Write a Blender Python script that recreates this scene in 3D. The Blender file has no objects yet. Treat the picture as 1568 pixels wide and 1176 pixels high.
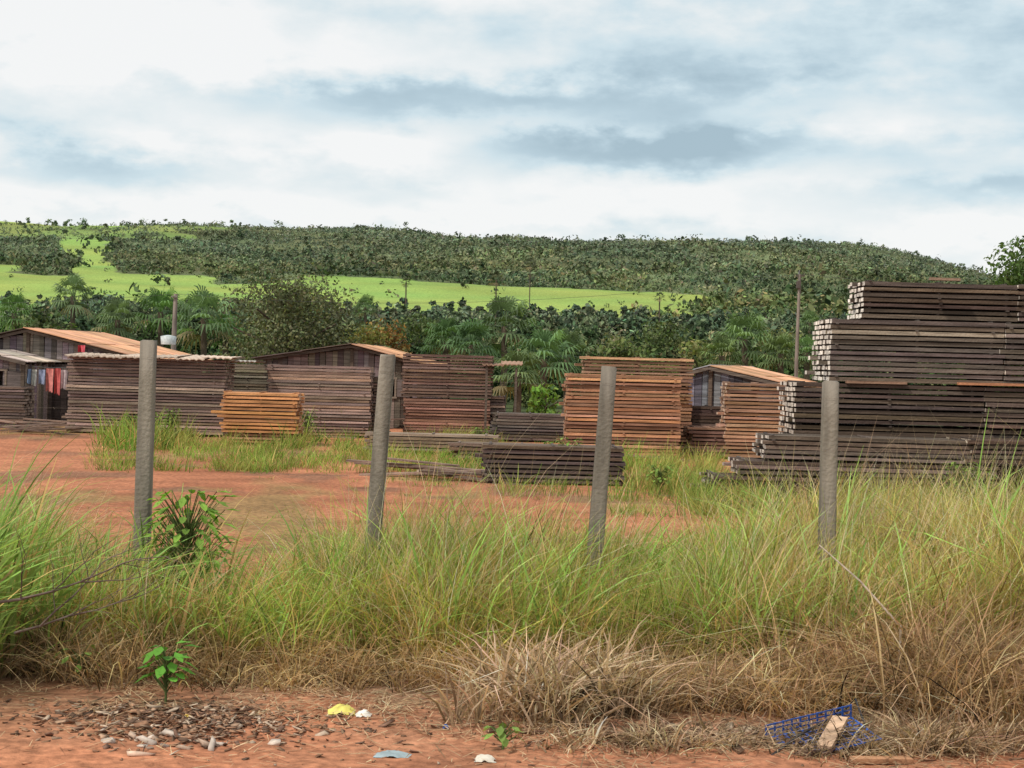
import bpy, math, random
import numpy as np
from mathutils import Matrix, Vector
random.seed(7); rng=np.random.default_rng(11)
S=bpy.context.scene
F=2486.0; CAMH=2.0; TH=math.radians(1.5); PITCH=28.0
# ---------- survey helper: bearing/elevation (photo reading) + distance -> world ----------
def P(px,py,D):
    dx=px-784; dy=py-588
    a=dx*math.cos(TH)+dy*math.sin(TH); b=-dx*math.sin(TH)+dy*math.cos(TH)
    return (a/F*D, D, CAMH-(b+PITCH)/F*D)
def G(px,py):
    dx=px-784; dy=py-588
    b=-dx*math.sin(TH)+dy*math.cos(TH)+PITCH
    D=CAMH*F/b
    x,y,z=P(px,py,D); return (x,y)
# ---------- noise ----------
def vnoise(x,y,seed=0):
    x=np.asarray(x,float); y=np.asarray(y,float)
    xi=np.floor(x); yi=np.floor(y); fx=x-xi; fy=y-yi
    fx=fx*fx*(3-2*fx); fy=fy*fy*(3-2*fy)
    def h(a,b):
        v=np.sin(a*127.1+b*311.7+seed*74.7)*43758.5453
        return v-np.floor(v)
    return (h(xi,yi)*(1-fx)+h(xi+1,yi)*fx)*(1-fy)+(h(xi,yi+1)*(1-fx)+h(xi+1,yi+1)*fx)*fy
def fbm(x,y,seed=0,o=4):
    s=0;a=.5;t=0
    for i in range(o):
        s=s+a*vnoise(x*2**i,y*2**i,seed+i*13); t+=a; a*=.5
    return s/t
# ---------- mesh ----------
def link(o,parent=None):
    S.collection.objects.link(o)
    if parent: o.parent=parent
    return o
def build(name,v,f,c,mat,parent=None,smooth=False):
    v=np.asarray(v,np.float32).reshape(-1,3); f=np.asarray(f,np.int32)
    k=f.shape[1]
    me=bpy.data.meshes.new(name)
    me.vertices.add(len(v)); me.vertices.foreach_set('co',v.ravel())
    me.loops.add(f.size); me.loops.foreach_set('vertex_index',f.ravel())
    me.polygons.add(len(f)); me.polygons.foreach_set('loop_start',np.arange(0,f.size,k,dtype=np.int32))
    me.polygons.foreach_set('loop_total',np.full(len(f),k,np.int32))
    if smooth: me.polygons.foreach_set('use_smooth',np.ones(len(f),bool))
    me.update(calc_edges=True); 
    if c is not None:
        c=np.asarray(c,np.float32)
        if c.ndim==1: c=np.tile(c,(len(v),1))
        if c.shape[1]==3: c=np.hstack([c,np.ones((len(c),1),np.float32)])
        at=me.color_attributes.new('Col','FLOAT_COLOR','POINT'); at.data.foreach_set('color',c.astype(np.float32).ravel())
    me.materials.append(mat)
    return link(bpy.data.objects.new(name,me),parent)
class Acc:
    def __init__(s): s.v=[];s.f=[];s.c=[];s.n=0
    def add(s,v,f,c):
        v=np.asarray(v,float).reshape(-1,3); c=np.asarray(c,float)
        if c.ndim==1: c=np.tile(c[:3],(len(v),1))
        s.v.append(v); s.f.append(np.asarray(f,np.int64)+s.n); s.c.append(c); s.n+=len(v)
    def make(s,name,mat,parent=None,smooth=False):
        return build(name,np.vstack(s.v),np.vstack(s.f),np.vstack(s.c),mat,parent,smooth)
def empty(name,loc=(0,0,0)):
    e=bpy.data.objects.new(name,None); e.location=loc; e.empty_display_size=.3
    return link(e)
BF=np.array([[0,1,2,3],[4,5,6,7],[8,9,10,11],[12,13,14,15],[16,17,18,19],[20,21,22,23]])
def box(acc,c,h,col,R=None,endcol=None,taper=1.0):
    x,y,z=h
    p=np.array([[-x,-y,-z],[x,-y,-z],[x,y,-z],[-x,y,-z],[-x,-y,z],[x,-y,z],[x,y,z],[-x,y,z]],float)
    p[4:,:2]*=taper
    idx=[0,3,2,1, 4,5,6,7, 0,1,5,4, 2,3,7,6, 1,2,6,5, 3,0,4,7]
    v=p[idx]
    if R is not None: v=v@np.asarray(R).T
    v=v+np.asarray(c)
    cc=np.tile(np.asarray(col,float),(24,1))
    if endcol is not None: cc[16:]=endcol
    acc.add(v,BF,cc)
def rz(a):
    c,s=math.cos(a),math.sin(a); return np.array([[c,-s,0],[s,c,0],[0,0,1]])
def ry(a):
    c,s=math.cos(a),math.sin(a); return np.array([[c,0,s],[0,1,0],[-s,0,c]])
def rx(a):
    c,s=math.cos(a),math.sin(a); return np.array([[1,0,0],[0,c,-s],[0,s,c]])
def tube(acc,pts,rad,col,n=7):
    pts=np.asarray(pts,float); m=len(pts); rad=np.broadcast_to(rad,(m,))
    V=[]
    for i in range(m):
        t=pts[min(i+1,m-1)]-pts[max(i-1,0)]; t/= (np.linalg.norm(t)+1e-9)
        a=np.cross(t,[0,0,1]) if abs(t[2])<.9 else np.cross(t,[1,0,0]); a/=np.linalg.norm(a); b=np.cross(t,a)
        for k in range(n):
            q=2*math.pi*k/n; V.append(pts[i]+rad[i]*(a*math.cos(q)+b*math.sin(q)))
    Fc=[]
    for i in range(m-1):
        for k in range(n):
            k2=(k+1)%n; Fc.append([i*n+k,i*n+k2,(i+1)*n+k2,(i+1)*n+k])
    acc.add(V,Fc,col)
# ---------- materials ----------
def newmat(name):
    m=bpy.data.materials.new(name); m.use_nodes=True; nt=m.node_tree
    for n in list(nt.nodes): nt.nodes.remove(n)
    return m,nt
def attr_mat(name,rough=.85,nscale=(8,8,8),lo=.7,hi=1.25,transl=0,bump=0,bscale=30,spec=.2,tcol=(1.2,1.3,.6),det=4,simple=False):
    m,nt=newmat(name); N=nt.nodes; L=nt.links
    at=N.new('ShaderNodeAttribute'); at.attribute_name='Col'
    tc=N.new('ShaderNodeTexCoord'); mp=N.new('ShaderNodeMapping'); mp.inputs['Scale'].default_value=nscale
    nz=N.new('ShaderNodeTexNoise'); nz.inputs['Scale'].default_value=1; nz.inputs['Detail'].default_value=det
    mr=N.new('ShaderNodeMapRange'); mr.inputs[1].default_value=.3; mr.inputs[2].default_value=.7; mr.inputs[3].default_value=lo; mr.inputs[4].default_value=hi
    vm=N.new('ShaderNodeVectorMath'); vm.operation='SCALE'
    L.new(tc.outputs['Object'],mp.inputs[0]); L.new(mp.outputs[0],nz.inputs['Vector']); L.new(nz.outputs[0],mr.inputs[0])
    L.new(at.outputs['Color'],vm.inputs[0]); L.new(mr.outputs[0],vm.inputs['Scale'])
    if simple:
        b=N.new('ShaderNodeBsdfDiffuse'); L.new(vm.outputs[0],b.inputs['Color'])
    else:
        b=N.new('ShaderNodeBsdfPrincipled'); b.inputs['Roughness'].default_value=rough; b.inputs['Specular IOR Level'].default_value=spec
        L.new(vm.outputs[0],b.inputs['Base Color'])
    out=N.new('ShaderNodeOutputMaterial')
    if bump:
        n2=N.new('ShaderNodeTexNoise'); n2.inputs['Scale'].default_value=bscale; n2.inputs['Detail'].default_value=4
        L.new(tc.outputs['Object'],n2.inputs['Vector'])
        bp=N.new('ShaderNodeBump'); bp.inputs['Strength'].default_value=bump; bp.inputs['Distance'].default_value=.05
        L.new(n2.outputs[0],bp.inputs['Height']); L.new(bp.outputs[0],b.inputs['Normal'])
    if transl:
        t=N.new('ShaderNodeBsdfTranslucent'); tv=N.new('ShaderNodeVectorMath'); tv.operation='MULTIPLY'; tv.inputs[1].default_value=tcol
        L.new(vm.outputs[0],tv.inputs[0]); L.new(tv.outputs[0],t.inputs[0])
        mx=N.new('ShaderNodeMixShader'); mx.inputs[0].default_value=transl
        L.new(b.outputs[0],mx.inputs[1]); L.new(t.outputs[0],mx.inputs[2]); L.new(mx.outputs[0],out.inputs[0])
    else: L.new(b.outputs[0],out.inputs[0])
    return m
M_leaf=attr_mat('leaf_foliage',.7,(.6,.6,.6),.7,1.3,transl=.3,det=1)
M_far=attr_mat('distant_foliage',.95,(.01,.01,.01),.8,1.2,det=2,simple=True)
M_grass=attr_mat('grass_blades',.6,(1.2,1.2,1.2),.75,1.2,transl=.36,spec=.3,tcol=(1.15,1.1,.7),det=1,simple=True)
M_wood=attr_mat('weathered_timber',.85,(1.5,14,25),.55,1.4,bump=.3,bscale=25)
M_bark=attr_mat('bark',.95,(4,4,1),.6,1.3,bump=.6,bscale=20)
M_conc=attr_mat('weathered_concrete',.92,(9,9,1.3),.5,1.35,bump=.25,bscale=40)
M_roof=attr_mat('roof_sheeting',.85,(2,6,3),.65,1.25,bump=.2,bscale=15)
M_plain=attr_mat('cloth_and_plastic',.55,(12,12,12),.75,1.2,spec=.4)
M_stone=attr_mat('rubble',.9,(25,25,25),.7,1.25)
M_wire=attr_mat('steel_wire',.6,(5,5,5),.8,1.2)
# ground
M_ground,nt=newmat('red_earth_ground'); N=nt.nodes; L=nt.links
at=N.new('ShaderNodeAttribute'); at.attribute_name='Col'; tc=N.new('ShaderNodeTexCoord')
def nz(scale,det=4):
    n=N.new('ShaderNodeTexNoise'); n.inputs['Scale'].default_value=scale; n.inputs['Detail'].default_value=det; L.new(tc.outputs['Object'],n.inputs['Vector']); return n
def mr(src,a,b,c,d):
    m=N.new('ShaderNodeMapRange'); L.new(src,m.inputs[0])
    for i,v in enumerate((a,b,c,d)): m.inputs[i+1].default_value=v
    return m.outputs[0]
n1=nz(1.1);n2=nz(14);n3=nz(.02,6)
mm=N.new('ShaderNodeMath'); mm.operation='MULTIPLY'; L.new(mr(n1.outputs[0],.3,.7,.74,1.22),mm.inputs[0]); L.new(mr(n2.outputs[0],.3,.7,.62,1.34),mm.inputs[1])
mm2=N.new('ShaderNodeMath'); mm2.operation='MULTIPLY'; L.new(mm.outputs[0],mm2.inputs[0]); L.new(mr(n3.outputs[0],.3,.7,.82,1.18),mm2.inputs[1])
vs=N.new('ShaderNodeVectorMath'); vs.operation='SCALE'; L.new(at.outputs['Color'],vs.inputs[0]); L.new(mm2.outputs[0],vs.inputs['Scale'])
b=N.new('ShaderNodeBsdfPrincipled'); b.inputs['Roughness'].default_value=.95; b.inputs['Specular IOR Level'].default_value=.1
L.new(vs.outputs[0],b.inputs['Base Color'])
bp=N.new('ShaderNodeBump'); bp.inputs['Strength'].default_value=.9; bp.inputs['Distance'].default_value=.06
n4=nz(9,8); L.new(n4.outputs[0],bp.inputs['Height']); L.new(bp.outputs[0],b.inputs['Normal'])
o=N.new('ShaderNodeOutputMaterial'); L.new(b.outputs[0],o.inputs[0])

# ---------- terrain ----------
def terrain(x,y):
    x=np.asarray(x,float); y=np.asarray(y,float)
    u=x/np.maximum(y,50)
    z=np.interp(y,[0,110,300,480,580,760,1000,1500,1650,2600,4000],[0,0,4,15,23,42,68,121,118,60,40])
    g=np.interp(u,[-.5,-.32,-.15,0,.1,.2,.25,.28,.33,.5],[.9,.975,.985,1.0,1.0,.95,.88,.80,.66,.5])
    w=np.clip((y-600)/600,0,1)
    z=z*(1-w+w*g)
    n=(fbm(x/140+5,y/140,3)-.5)*24*np.clip((y-500)/600,0,1)
    n+= (fbm(x/12,y/12,9)-.5)*.12*np.clip((y-3)/10,0,1)
    n+= (fbm(x/1.2,y/1.2,19)-.5)*.08*np.clip(1-(y-18)/10,0,1)
    return z+n
def field_mask(x,y):
    """1 = open pasture, .6 = pasture dotted with bushes"""
    u=x/np.maximum(y,1); 
    j=(fbm(x/60,y/60,31)-.5)
    lo=495+j*60+np.clip(u,0,1)*330; hi=748+j*260-np.clip(u+.10,0,1)*300
    m1=((y>lo)&(y<hi)&(u<.118+j*.05)).astype(float)
    m2=((np.abs(u+.262+(y-900)*.00003)<.015+j*.04)&(y>700)&(y<1120)).astype(float)
    m3=((fbm(x/70+9,y/110,41)>.43)&(y>1050)&(u<-.17-j*.1-(1500-y)*.0001)).astype(float)*.6
    m5=((y>1390)&(y<1600)&(u<-.17+j*.1)).astype(float)
    return np.maximum(np.maximum(m1,m2),np.maximum(m3,m5))
ys=np.concatenate([np.linspace(-25,5,14),np.linspace(5.3,30,170),np.linspace(30.5,70,50),np.geomspace(72,420,70),np.geomspace(428,1750,220),np.geomspace(1800,4000,12)])
us=np.linspace(-1,1,420)
Yg,Ug=np.meshgrid(ys,us,indexing='ij'); Xg=Ug*(12+.62*np.abs(Yg)); Zg=terrain(Xg,Yg)
nr,nc=Xg.shape
idx=np.arange(nr*nc).reshape(nr,nc)
fc=np.stack([idx[:-1,:-1],idx[:-1,1:],idx[1:,1:],idx[1:,:-1]],-1).reshape(-1,4)
dirt=np.array([.47,.195,.105]); dirt2=np.array([.34,.13,.068]); litter=np.array([.34,.22,.14]); fl=np.array([.06,.08,.03])
bright=np.array([.22,.35,.085]); scr=np.array([.10,.135,.065])
def mix(a,b,t): t=np.asarray(t)[...,None]; return a*(1-t)+b*t
C=mix(dirt,dirt2,np.clip((fbm(Xg/3,Yg/5,51)-.35)*2.2,0,1))
trk=np.exp(-((Yg-(19+.22*Xg+.6*np.sin(Xg*.4)))/.25)**2)+np.exp(-((Yg-(20.7+.22*Xg+.6*np.sin(Xg*.4)))/.25)**2)
C=mix(C,dirt2*.85,np.clip(trk,0,1)*.55*np.clip(fbm(Xg,Yg,53)*2-.3,0,1))
lit=np.exp(-((Yg-10.6)/2.0)**2)*.85*np.clip(fbm(Xg/.5,Yg/.5,61)*2.6-.5,0,1)
C=mix(C,litter,lit)
C=mix(C,np.array([.22,.21,.08]),np.clip((fbm(Xg/1.6,Yg/3.5,66)-.58)*5,0,.5)*(Yg>14))
C=mix(C,np.array([.17,.10,.065]),np.clip((fbm(Xg/1.1,Yg/1.5,67)-.57)*6,0,.6)*(Yg>24))
C=mix(C,fl,np.clip((Yg-56)/6,0,1))
C=mix(C,scr,np.clip((Yg-480)/60,0,1))
C=mix(C,C*1.7,np.clip(fbm(Xg/35,Yg/45,73)*4-2.1,0,1)*(Yg>560))
fmg=field_mask(Xg,Yg)*(Yg>400)
C=mix(C,bright*1.0,fmg)
C=mix(C,C*np.array([1.3,.95,.95]),np.clip(fbm(Xg/50,Yg/50,71)*1.8-.5,0,1)*(Yg>100))
build('ground',np.stack([Xg,Yg,Zg],-1),fc,C.reshape(-1,3),M_ground,smooth=True)

# ---------- foliage ----------
def leaves(ctr,rad,n,size,col,cj=.25,shell=.75,flat=.6):
    K=len(ctr); ctr=np.repeat(ctr,n,0); rad=np.repeat(rad,n,0); size=np.repeat(np.broadcast_to(size,(K,)),n); col=np.repeat(np.asarray(col,float).reshape(-1,3)*np.ones((K,1)),n,0)
    d=rng.normal(size=(K*n,3)); d/=np.linalg.norm(d,axis=1)[:,None]
    r=shell+(1.08-shell)*rng.random(K*n); r*=np.where(rng.random(K*n)<.25,rng.random(K*n),1)
    p=ctr+d*rad*r[:,None]
    nn=d+rng.normal(size=d.shape)*flat; nn/=np.linalg.norm(nn,axis=1)[:,None]
    a=np.cross(nn,rng.normal(size=d.shape)); a/=np.linalg.norm(a,axis=1)[:,None]; bb=np.cross(nn,a)
    s=size*(.6+.8*rng.random(K*n)); a=a*s[:,None]; bb=bb*(s*.6)[:,None]
    v=np.stack([p-a,p-bb*.9+a*.1,p+a,p+bb],1).reshape(-1,3)
    cv=col*(1+cj*rng.normal(size=(K*n,1)))*(1+.08*rng.normal(size=(K*n,3))); cv=np.clip(cv,.008,1)
    return v,np.arange(len(v)).reshape(-1,4),np.repeat(cv,4,0)
def crowns(acc,x,y,z0,h,w,nsub,n,size,col,low=.25,topw=.6):
    K=len(x)
    sx=np.repeat(x,nsub); sy=np.repeat(y,nsub); sz=np.repeat(z0,nsub); sh=np.repeat(h,nsub); sw=np.repeat(w,nsub)
    a=rng.random(K*nsub)*6.283; r=np.sqrt(rng.random(K*nsub)); t=low+(.85-low)*rng.random(K*nsub)
    env=np.sin(np.clip((t-low)/(1-low)*.75+.25,0,1)*math.pi)**topw
    c=np.stack([sx+np.cos(a)*r*sw*.62*env,sy+np.sin(a)*r*sw*.62*env,sz+sh*t],1)
    rr=(.28+.22*rng.random(K*nsub))*sw
    if nsub>60: rr*=.72
    rad=np.stack([rr,rr,rr*.75],1)
    cc=np.repeat(col,nsub,0)*(1+.28*rng.normal(size=(K*nsub,1)))
    acc.add(*leaves(c,rad,n,size if np.isscalar(size) else np.repeat(size,nsub),np.clip(cc,.01,1)))
pal=np.array([[.06,.10,.035],[.09,.125,.045],[.05,.08,.03],[.13,.16,.06],[.09,.11,.05],[.04,.062,.026],[.15,.155,.07],[.075,.115,.04],[.17,.165,.08],[.045,.075,.032]])
def pick(n,p=pal): return p[rng.integers(0,len(p),n)]
A=Acc()
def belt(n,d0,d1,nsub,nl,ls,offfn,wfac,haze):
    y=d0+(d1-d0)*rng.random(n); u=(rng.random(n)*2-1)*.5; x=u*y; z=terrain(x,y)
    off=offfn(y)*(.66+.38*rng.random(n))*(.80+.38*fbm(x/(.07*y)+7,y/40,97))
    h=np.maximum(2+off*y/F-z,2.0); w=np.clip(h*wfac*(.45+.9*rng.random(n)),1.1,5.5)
    c=pick(n)*(1-haze)+np.array([.125,.165,.12])*haze  # aerial haze painted into crown colours, stronger for farther belts
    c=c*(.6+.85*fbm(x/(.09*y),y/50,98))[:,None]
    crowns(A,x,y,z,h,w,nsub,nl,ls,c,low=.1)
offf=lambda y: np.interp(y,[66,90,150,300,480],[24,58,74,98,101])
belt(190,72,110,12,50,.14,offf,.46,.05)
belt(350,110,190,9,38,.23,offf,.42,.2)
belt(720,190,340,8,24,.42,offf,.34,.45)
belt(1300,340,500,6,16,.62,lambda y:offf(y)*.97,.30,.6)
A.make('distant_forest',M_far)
# hillside scrub forest
A=Acc(); n=62000
y=np.sqrt(520**2+(1575**2-520**2)*rng.random(n)); u=(rng.random(n)*2-1)*.46; x=u*y
fm=field_mask(x,y)
keep=(rng.random(n)<np.where(fm>.9,.012,np.where(fm>.55,.2,1)))&(rng.random(n)<np.clip((fbm(x/26,y/34,81)-.19)*4.0,.28,1))
x=x[keep];y=y[keep];u=u[keep];n=len(x); z=terrain(x,y)
big=rng.random(n)<.04
h=(1.6+2.8*rng.random(n)**2)*np.where(big,2.0,1)*(1-.2*(u<-.1))*(.75+.6*fbm(x/40,y/40,84)); w=h*(.5+.6*rng.random(n))
haze_mix=np.clip((y-350)/1150,0,.8)[:,None]
c=pick(n)*1.15*(1-haze_mix)+np.array([.165,.205,.145])*haze_mix  # distance haze mixed into the bush colour itself, no volume
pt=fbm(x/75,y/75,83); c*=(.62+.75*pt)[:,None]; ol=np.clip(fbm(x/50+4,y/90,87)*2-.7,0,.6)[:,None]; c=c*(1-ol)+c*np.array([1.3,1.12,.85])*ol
c=np.where(big[:,None],c*.74,c)
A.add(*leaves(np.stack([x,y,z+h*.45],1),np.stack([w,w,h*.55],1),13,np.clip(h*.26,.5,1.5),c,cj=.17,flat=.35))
n=460; y=np.where(rng.random(n)<.5,1480+90*rng.random(n),620+850*rng.random(n)); u=(rng.random(n)*2-1)*.44; x=u*y
kk=fbm(x/60,y*0,99)>.42; x=x[kk];y=y[kk];n=len(x); z=terrain(x,y)
h=4.5+5.5*rng.random(n)**2; crowns(A,x,y,z,h,h*(.35+.5*rng.random(n)),6,14,.85,pick(n)*.5+np.array([.07,.09,.062]),low=.15)
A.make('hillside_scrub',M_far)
# single trees
def tree(name,loc,h,w,col,nsub,nl,ls,low=.2,trunk_r=.16,topw=.6):
    e=empty(name,loc); T=Acc()
    pts=[(0,0,0),(.05*h,0,h*.2),(.02*h,.03*h,h*.4),(0,0,h*.62)]
    tube(T,pts,[trunk_r*1.3,trunk_r,trunk_r*.75,trunk_r*.35],(.10,.075,.055))
    for i in range(9):
        a=i*2.4; s=h*(.18+.04*i); L0=w*.6
        tube(T,[(0,0,s),(math.cos(a)*L0*.4,math.sin(a)*L0*.4,s+h*.14),(math.cos(a)*L0*.95,math.sin(a)*L0*.95,s+h*.24)],[trunk_r*.5,trunk_r*.3,.03],(.10,.075,.055),6)
    T.make('trunk_and_limbs',M_bark,e,True)
    Cc=Acc(); k=np.array([0.])
    crowns(Cc,k,k,k,np.array([h]),np.array([w]),nsub,nl,ls,np.array([col]),low=low,topw=topw)
    Cc.make('crown',M_leaf,e); return e
x,y,_=P(446,500,60); tree('round_broadleaf_tree',(x,y,0),5.4,3.7,(.13,.14,.07),150,140,.065,low=.05)
x,y,_=P(588,500,63); tree('red_leafed_shrub_tree',(x,y,0),3.9,1.4,(.22,.12,.04),26,100,.07,low=.1,trunk_r=.08)
x,y,_=P(550,500,62); tree('broadleaf_tree',(x,y,0),3.9,1.6,(.22,.21,.06),26,100,.07,low=.1,trunk_r=.08)
x,y,_=P(1600,400,45); tree('mango_tree',(x,y,0),6.15,2.75,(.07,.115,.03),58,800,.07,low=.15,trunk_r=.25,topw=.35)
x,y,_=P(945,540,70); tree('broadleaf_tree',(x,y,0),3.3,1.9,(.14,.17,.06),26,90,.1,low=.05,trunk_r=.08)
x,y,_=P(1075,530,68); tree('broadleaf_tree',(x,y,0),3.6,1.8,(.18,.19,.07),26,90,.1,low=.05,trunk_r=.08)
x,y,_=P(1010,515,84); tree('broadleaf_tree',(x,y,0),4.6,2.4,(.10,.13,.05),30,90,.11,low=.05,trunk_r=.1)
x,y,_=P(640,500,86); tree('broadleaf_tree',(x,y,0),4.9,2.3,(.09,.12,.045),30,90,.11,low=.05,trunk_r=.1)
x,y,_=P(1190,500,90); tree('broadleaf_tree',(x,y,0),4.7,2.3,(.15,.16,.065),30,90,.11,low=.05,trunk_r=.1)
x,y,_=P(70,500,72); tree('broadleaf_tree',(x,y,0),4.2,2.3,(.08,.11,.04),30,90,.11,low=.05,trunk_r=.1)
x,y,_=P(835,600,50); tree('broadleaf_bush',(x,y,0),1.5,.8,(.16,.27,.05),14,60,.09,low=.02,trunk_r=.04)
x,y,_=P(1000,540,66); tree('broadleaf_bush',(x,y,0),2.5,1.4,(.14,.18,.05),18,70,.09,low=.02,trunk_r=.04)
x,y,_=P(940,505,90); tree('bare_branched_tree',(x,y,0),4.6,1.6,(.2,.19,.12),12,30,.1,low=.3,trunk_r=.10)
# palms
def palm(loc,hc,R,col,nf=26,nlf=15):
    e=empty('fan_palm',loc); T=Acc()
    tube(T,[(0,0,0),(.05,0,hc*.5),(0,0,hc)],[.16,.13,.12],(.13,.10,.07),8); T.make('trunk',M_bark,e,True)
    V=[];Cc=[];c0=np.array([0,0,hc]); col=np.array(col)*random.uniform(.8,1.3)*np.array([random.uniform(.9,1.2),1,random.uniform(.8,1.2)])
    for i in range(nf):
        az=i*2.399+random.random()*.3; el=math.radians(82-112*(i/nf)+random.uniform(-10,10))
        d=np.array([math.cos(az)*math.cos(el),math.sin(az)*math.cos(el),math.sin(el)]); side=np.array([-math.sin(az),math.cos(az),0]); up=np.cross(d,side)
        pl=R*.55*random.uniform(.7,1.15); hub=c0+d*pl-np.array([0,0,.12*R*(1-math.sin(el))])
        col_i=np.array(col)*random.uniform(.55,1.5)
        if i>nf-5 and random.random()<.5: col_i=np.array([.26,.21,.11])
        s=side*.02; V+= [c0-s,c0+s,hub+s*.6,hub-s*.6]; Cc+=[col_i]*4
        for k in range(nlf):
            a=math.radians(-100+200*k/(nlf-1)); ln=R*.6*(.75+.25*math.cos(a))*random.uniform(.85,1.1)
            dd=d*math.cos(a)+side*math.sin(a)
            m=hub+dd*ln*.55-np.array([0,0,ln*.05]); t=hub+dd*ln*.9-np.array([0,0,ln*random.uniform(.25,.6)])
            w=np.cross(dd,up); w/=np.linalg.norm(w)+1e-6; w*=.036*R/1.6+.008
            V+=[hub-w*.2,hub+w*.2,m+w,m-w, m-w,m+w,t+w*.15,t-w*.15]; Cc+=[col_i*1.0]*8
    A=Acc(); A.add(np.array(V),np.arange(len(V)).reshape(-1,4),np.array(Cc)); A.make('fronds',M_leaf,e)
pc=(.11,.18,.075)
for (px,py,r,D) in [(722,528,48,64),(772,500,56,68),(832,550,58,60),(792,572,48,58),(868,545,48,63),(1140,520,52,66),(1195,542,40,64),(1105,545,36,62),(312,488,56,66),(246,478,46,72),(180,490,40,70),(112,454,38,85),(22,480,38,76),(345,508,34,68),(682,520,40,68),(1235,540,30,68),(760,428,15,300),(812,405,14,420),(622,432,10,300),(1010,455,10,300),(560,470,22,140),(1240,495,24,120),(150,525,30,72),(1640,560,40,70),(-60,500,40,80)]:
    x,y,z=P(px,py,D); g=float(terrain(x,y)); palm((x,y,g),max(z-g,.6),r/F*D*1.05,pc if D<200 else (.07,.09,.05),nf=28 if D<200 else 16,nlf=13)

# ---------- lumber ----------
def stack(name,secs,pitch=.08,th=.05,seed=1):
    A=Acc(); R=random.Random(seed)
    for (x0,x1,z0,z1,yf,dep,col,ec,jit) in secs:
        nl=max(1,int(round((z1-z0)/pitch))); nb=max(2,int(dep/.2)); L0=x1-x0
        nbun=max(1,int(round(L0/3.0)));cuts=[x0+L0*i/nbun for i in range(nbun+1)]
        bt=[R.uniform(.85,1.15) for _ in range(nbun)]
        for l in range(nl):
            zc=z0+pitch*(l+.5)*(z1-z0)/(nl*pitch)
            lj=R.uniform(-.012,.012); lt=R.uniform(.7,1.2); wm=R.uniform(0,1)
            if R.random()<.10: lt*=1.6
            for b in range(nb):
                for k in range(nbun):
                    a,bx=cuts[k],cuts[k+1]
                    a+=R.uniform(-jit,jit); bx+=R.uniform(-jit,jit)*.8-.015
                    if R.random()<.05: a+=R.uniform(-.2,.04)
                    s=R.uniform(.8,1.2)*lt*bt[k]; c=np.array(col)*s*np.array([1+.15*wm,R.uniform(.95,1.05),R.uniform(.85,1.08)-.1*wm])
                    e=np.array(ec)*R.uniform(.6,1.2)
                    yy=yf+b*.2+.1+lj+R.uniform(-.02,.02)
                    t=th/2*R.uniform(.8,1.1)
                    box(A,((a+bx)/2,yy,zc+R.uniform(-.004,.004)),((bx-a)/2,.093,t),c,R=ry(R.uniform(-.0028,.0028)),endcol=e)
            for k in range(nbun):
                for q in (.04,.5,.93):
                    xs=cuts[k]+(cuts[k+1]-cuts[k])*q+R.uniform(-.03,.03)
                    out=.03 if R.random()<.15 else -.06
                    box(A,(xs,yf+dep/2,zc+pitch/2),(.022,dep/2+out,(pitch-th)/2*.95),np.array(col)*R.uniform(.6,1.1))
    return A.make(name,M_wood)
def X(px,D): return (px-784)/F*D
lend=(.80,.72,.63); brn=(.20,.135,.105); org=(.50,.245,.115)
gp,gt=.088,.064
stack('lumber_stack',[
 (X(1318,27.2),X(1318,27.2)+5.2,2.95,3.58,27.2,1.4,(.10,.078,.066),lend,.02),
 (X(1270,27),X(1270,27)+5.8,1.88,2.93,27.0,1.6,(.135,.112,.097),lend,.02),
 (X(1218,27),X(1218,27)+6.3,1.17,1.86,26.95,1.6,(.10,.078,.066),(.66,.58,.5),.025),
 (X(1218,27),X(1218,27)+6.3,0.02,1.15,26.97,1.6,(.09,.067,.055),(.5,.42,.35),.03)],gp,gt,3)
stack('lumber_stack',[(X(1170,26),X(1170,26)+3.4,0.62,1.0,25.8,1.0,(.14,.11,.095),(.66,.58,.5),.08),
 (X(1125,26),X(1125,26)+4.2,.38,.60,25.7,1.1,(.105,.082,.07),(.6,.5,.42),.1),
 (X(1088,26),X(1088,26)+4.7,.03,.36,25.6,1.2,(.09,.07,.06),(.5,.42,.36),.08)],.078,.056,4)
stack('lumber_stack',[(X(1480,26),X(1480,26)+3.4,.64,1.02,25.75,1.0,(.12,.09,.075),(.45,.38,.3),.12)],.078,.056,14)
A=Acc()
for (px,z,wd,c) in ((1520,1.9,.6,(.42,.19,.10)),(1340,1.88,.5,(.25,.15,.1)),(1440,3.62,.25,(.25,.17,.12)),(1560,1.2,.5,(.2,.12,.09))):
    box(A,(X(px,27),26.93,z),(wd,.06,.022),c,R=ry(random.uniform(-.01,.01)))
A.make('loose_board',M_wood)
stack('lumber_stack',[(X(868,37),X(1044,37),.02,1.86,37,1.2,(.36,.195,.12),(.5,.36,.26),.04)],.085,.062,5)
stack('lumber_stack',[(X(893,39),X(1060,39),.02,2.28,38.8,1.1,(.27,.155,.10),(.5,.36,.26),.04)],.085,.062,6)
stack('lumber_stack',[(X(1108,38),X(1206,38),.02,1.75,37.5,1.2,(.37,.23,.16),(.6,.45,.34),.04)],.085,.062,7)
stack('lumber_stack',[(X(1050,39),X(1120,39),.02,.7,37.6,1.0,(.18,.115,.09),(.3,.2,.15),.1)],.083,.062,17)
stack('lumber_stack',[(X(1052,40),X(1110,40),.02,1.15,39,1.0,(.10,.07,.06),(.3,.2,.15),.1)],.083,.062,18)
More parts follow.
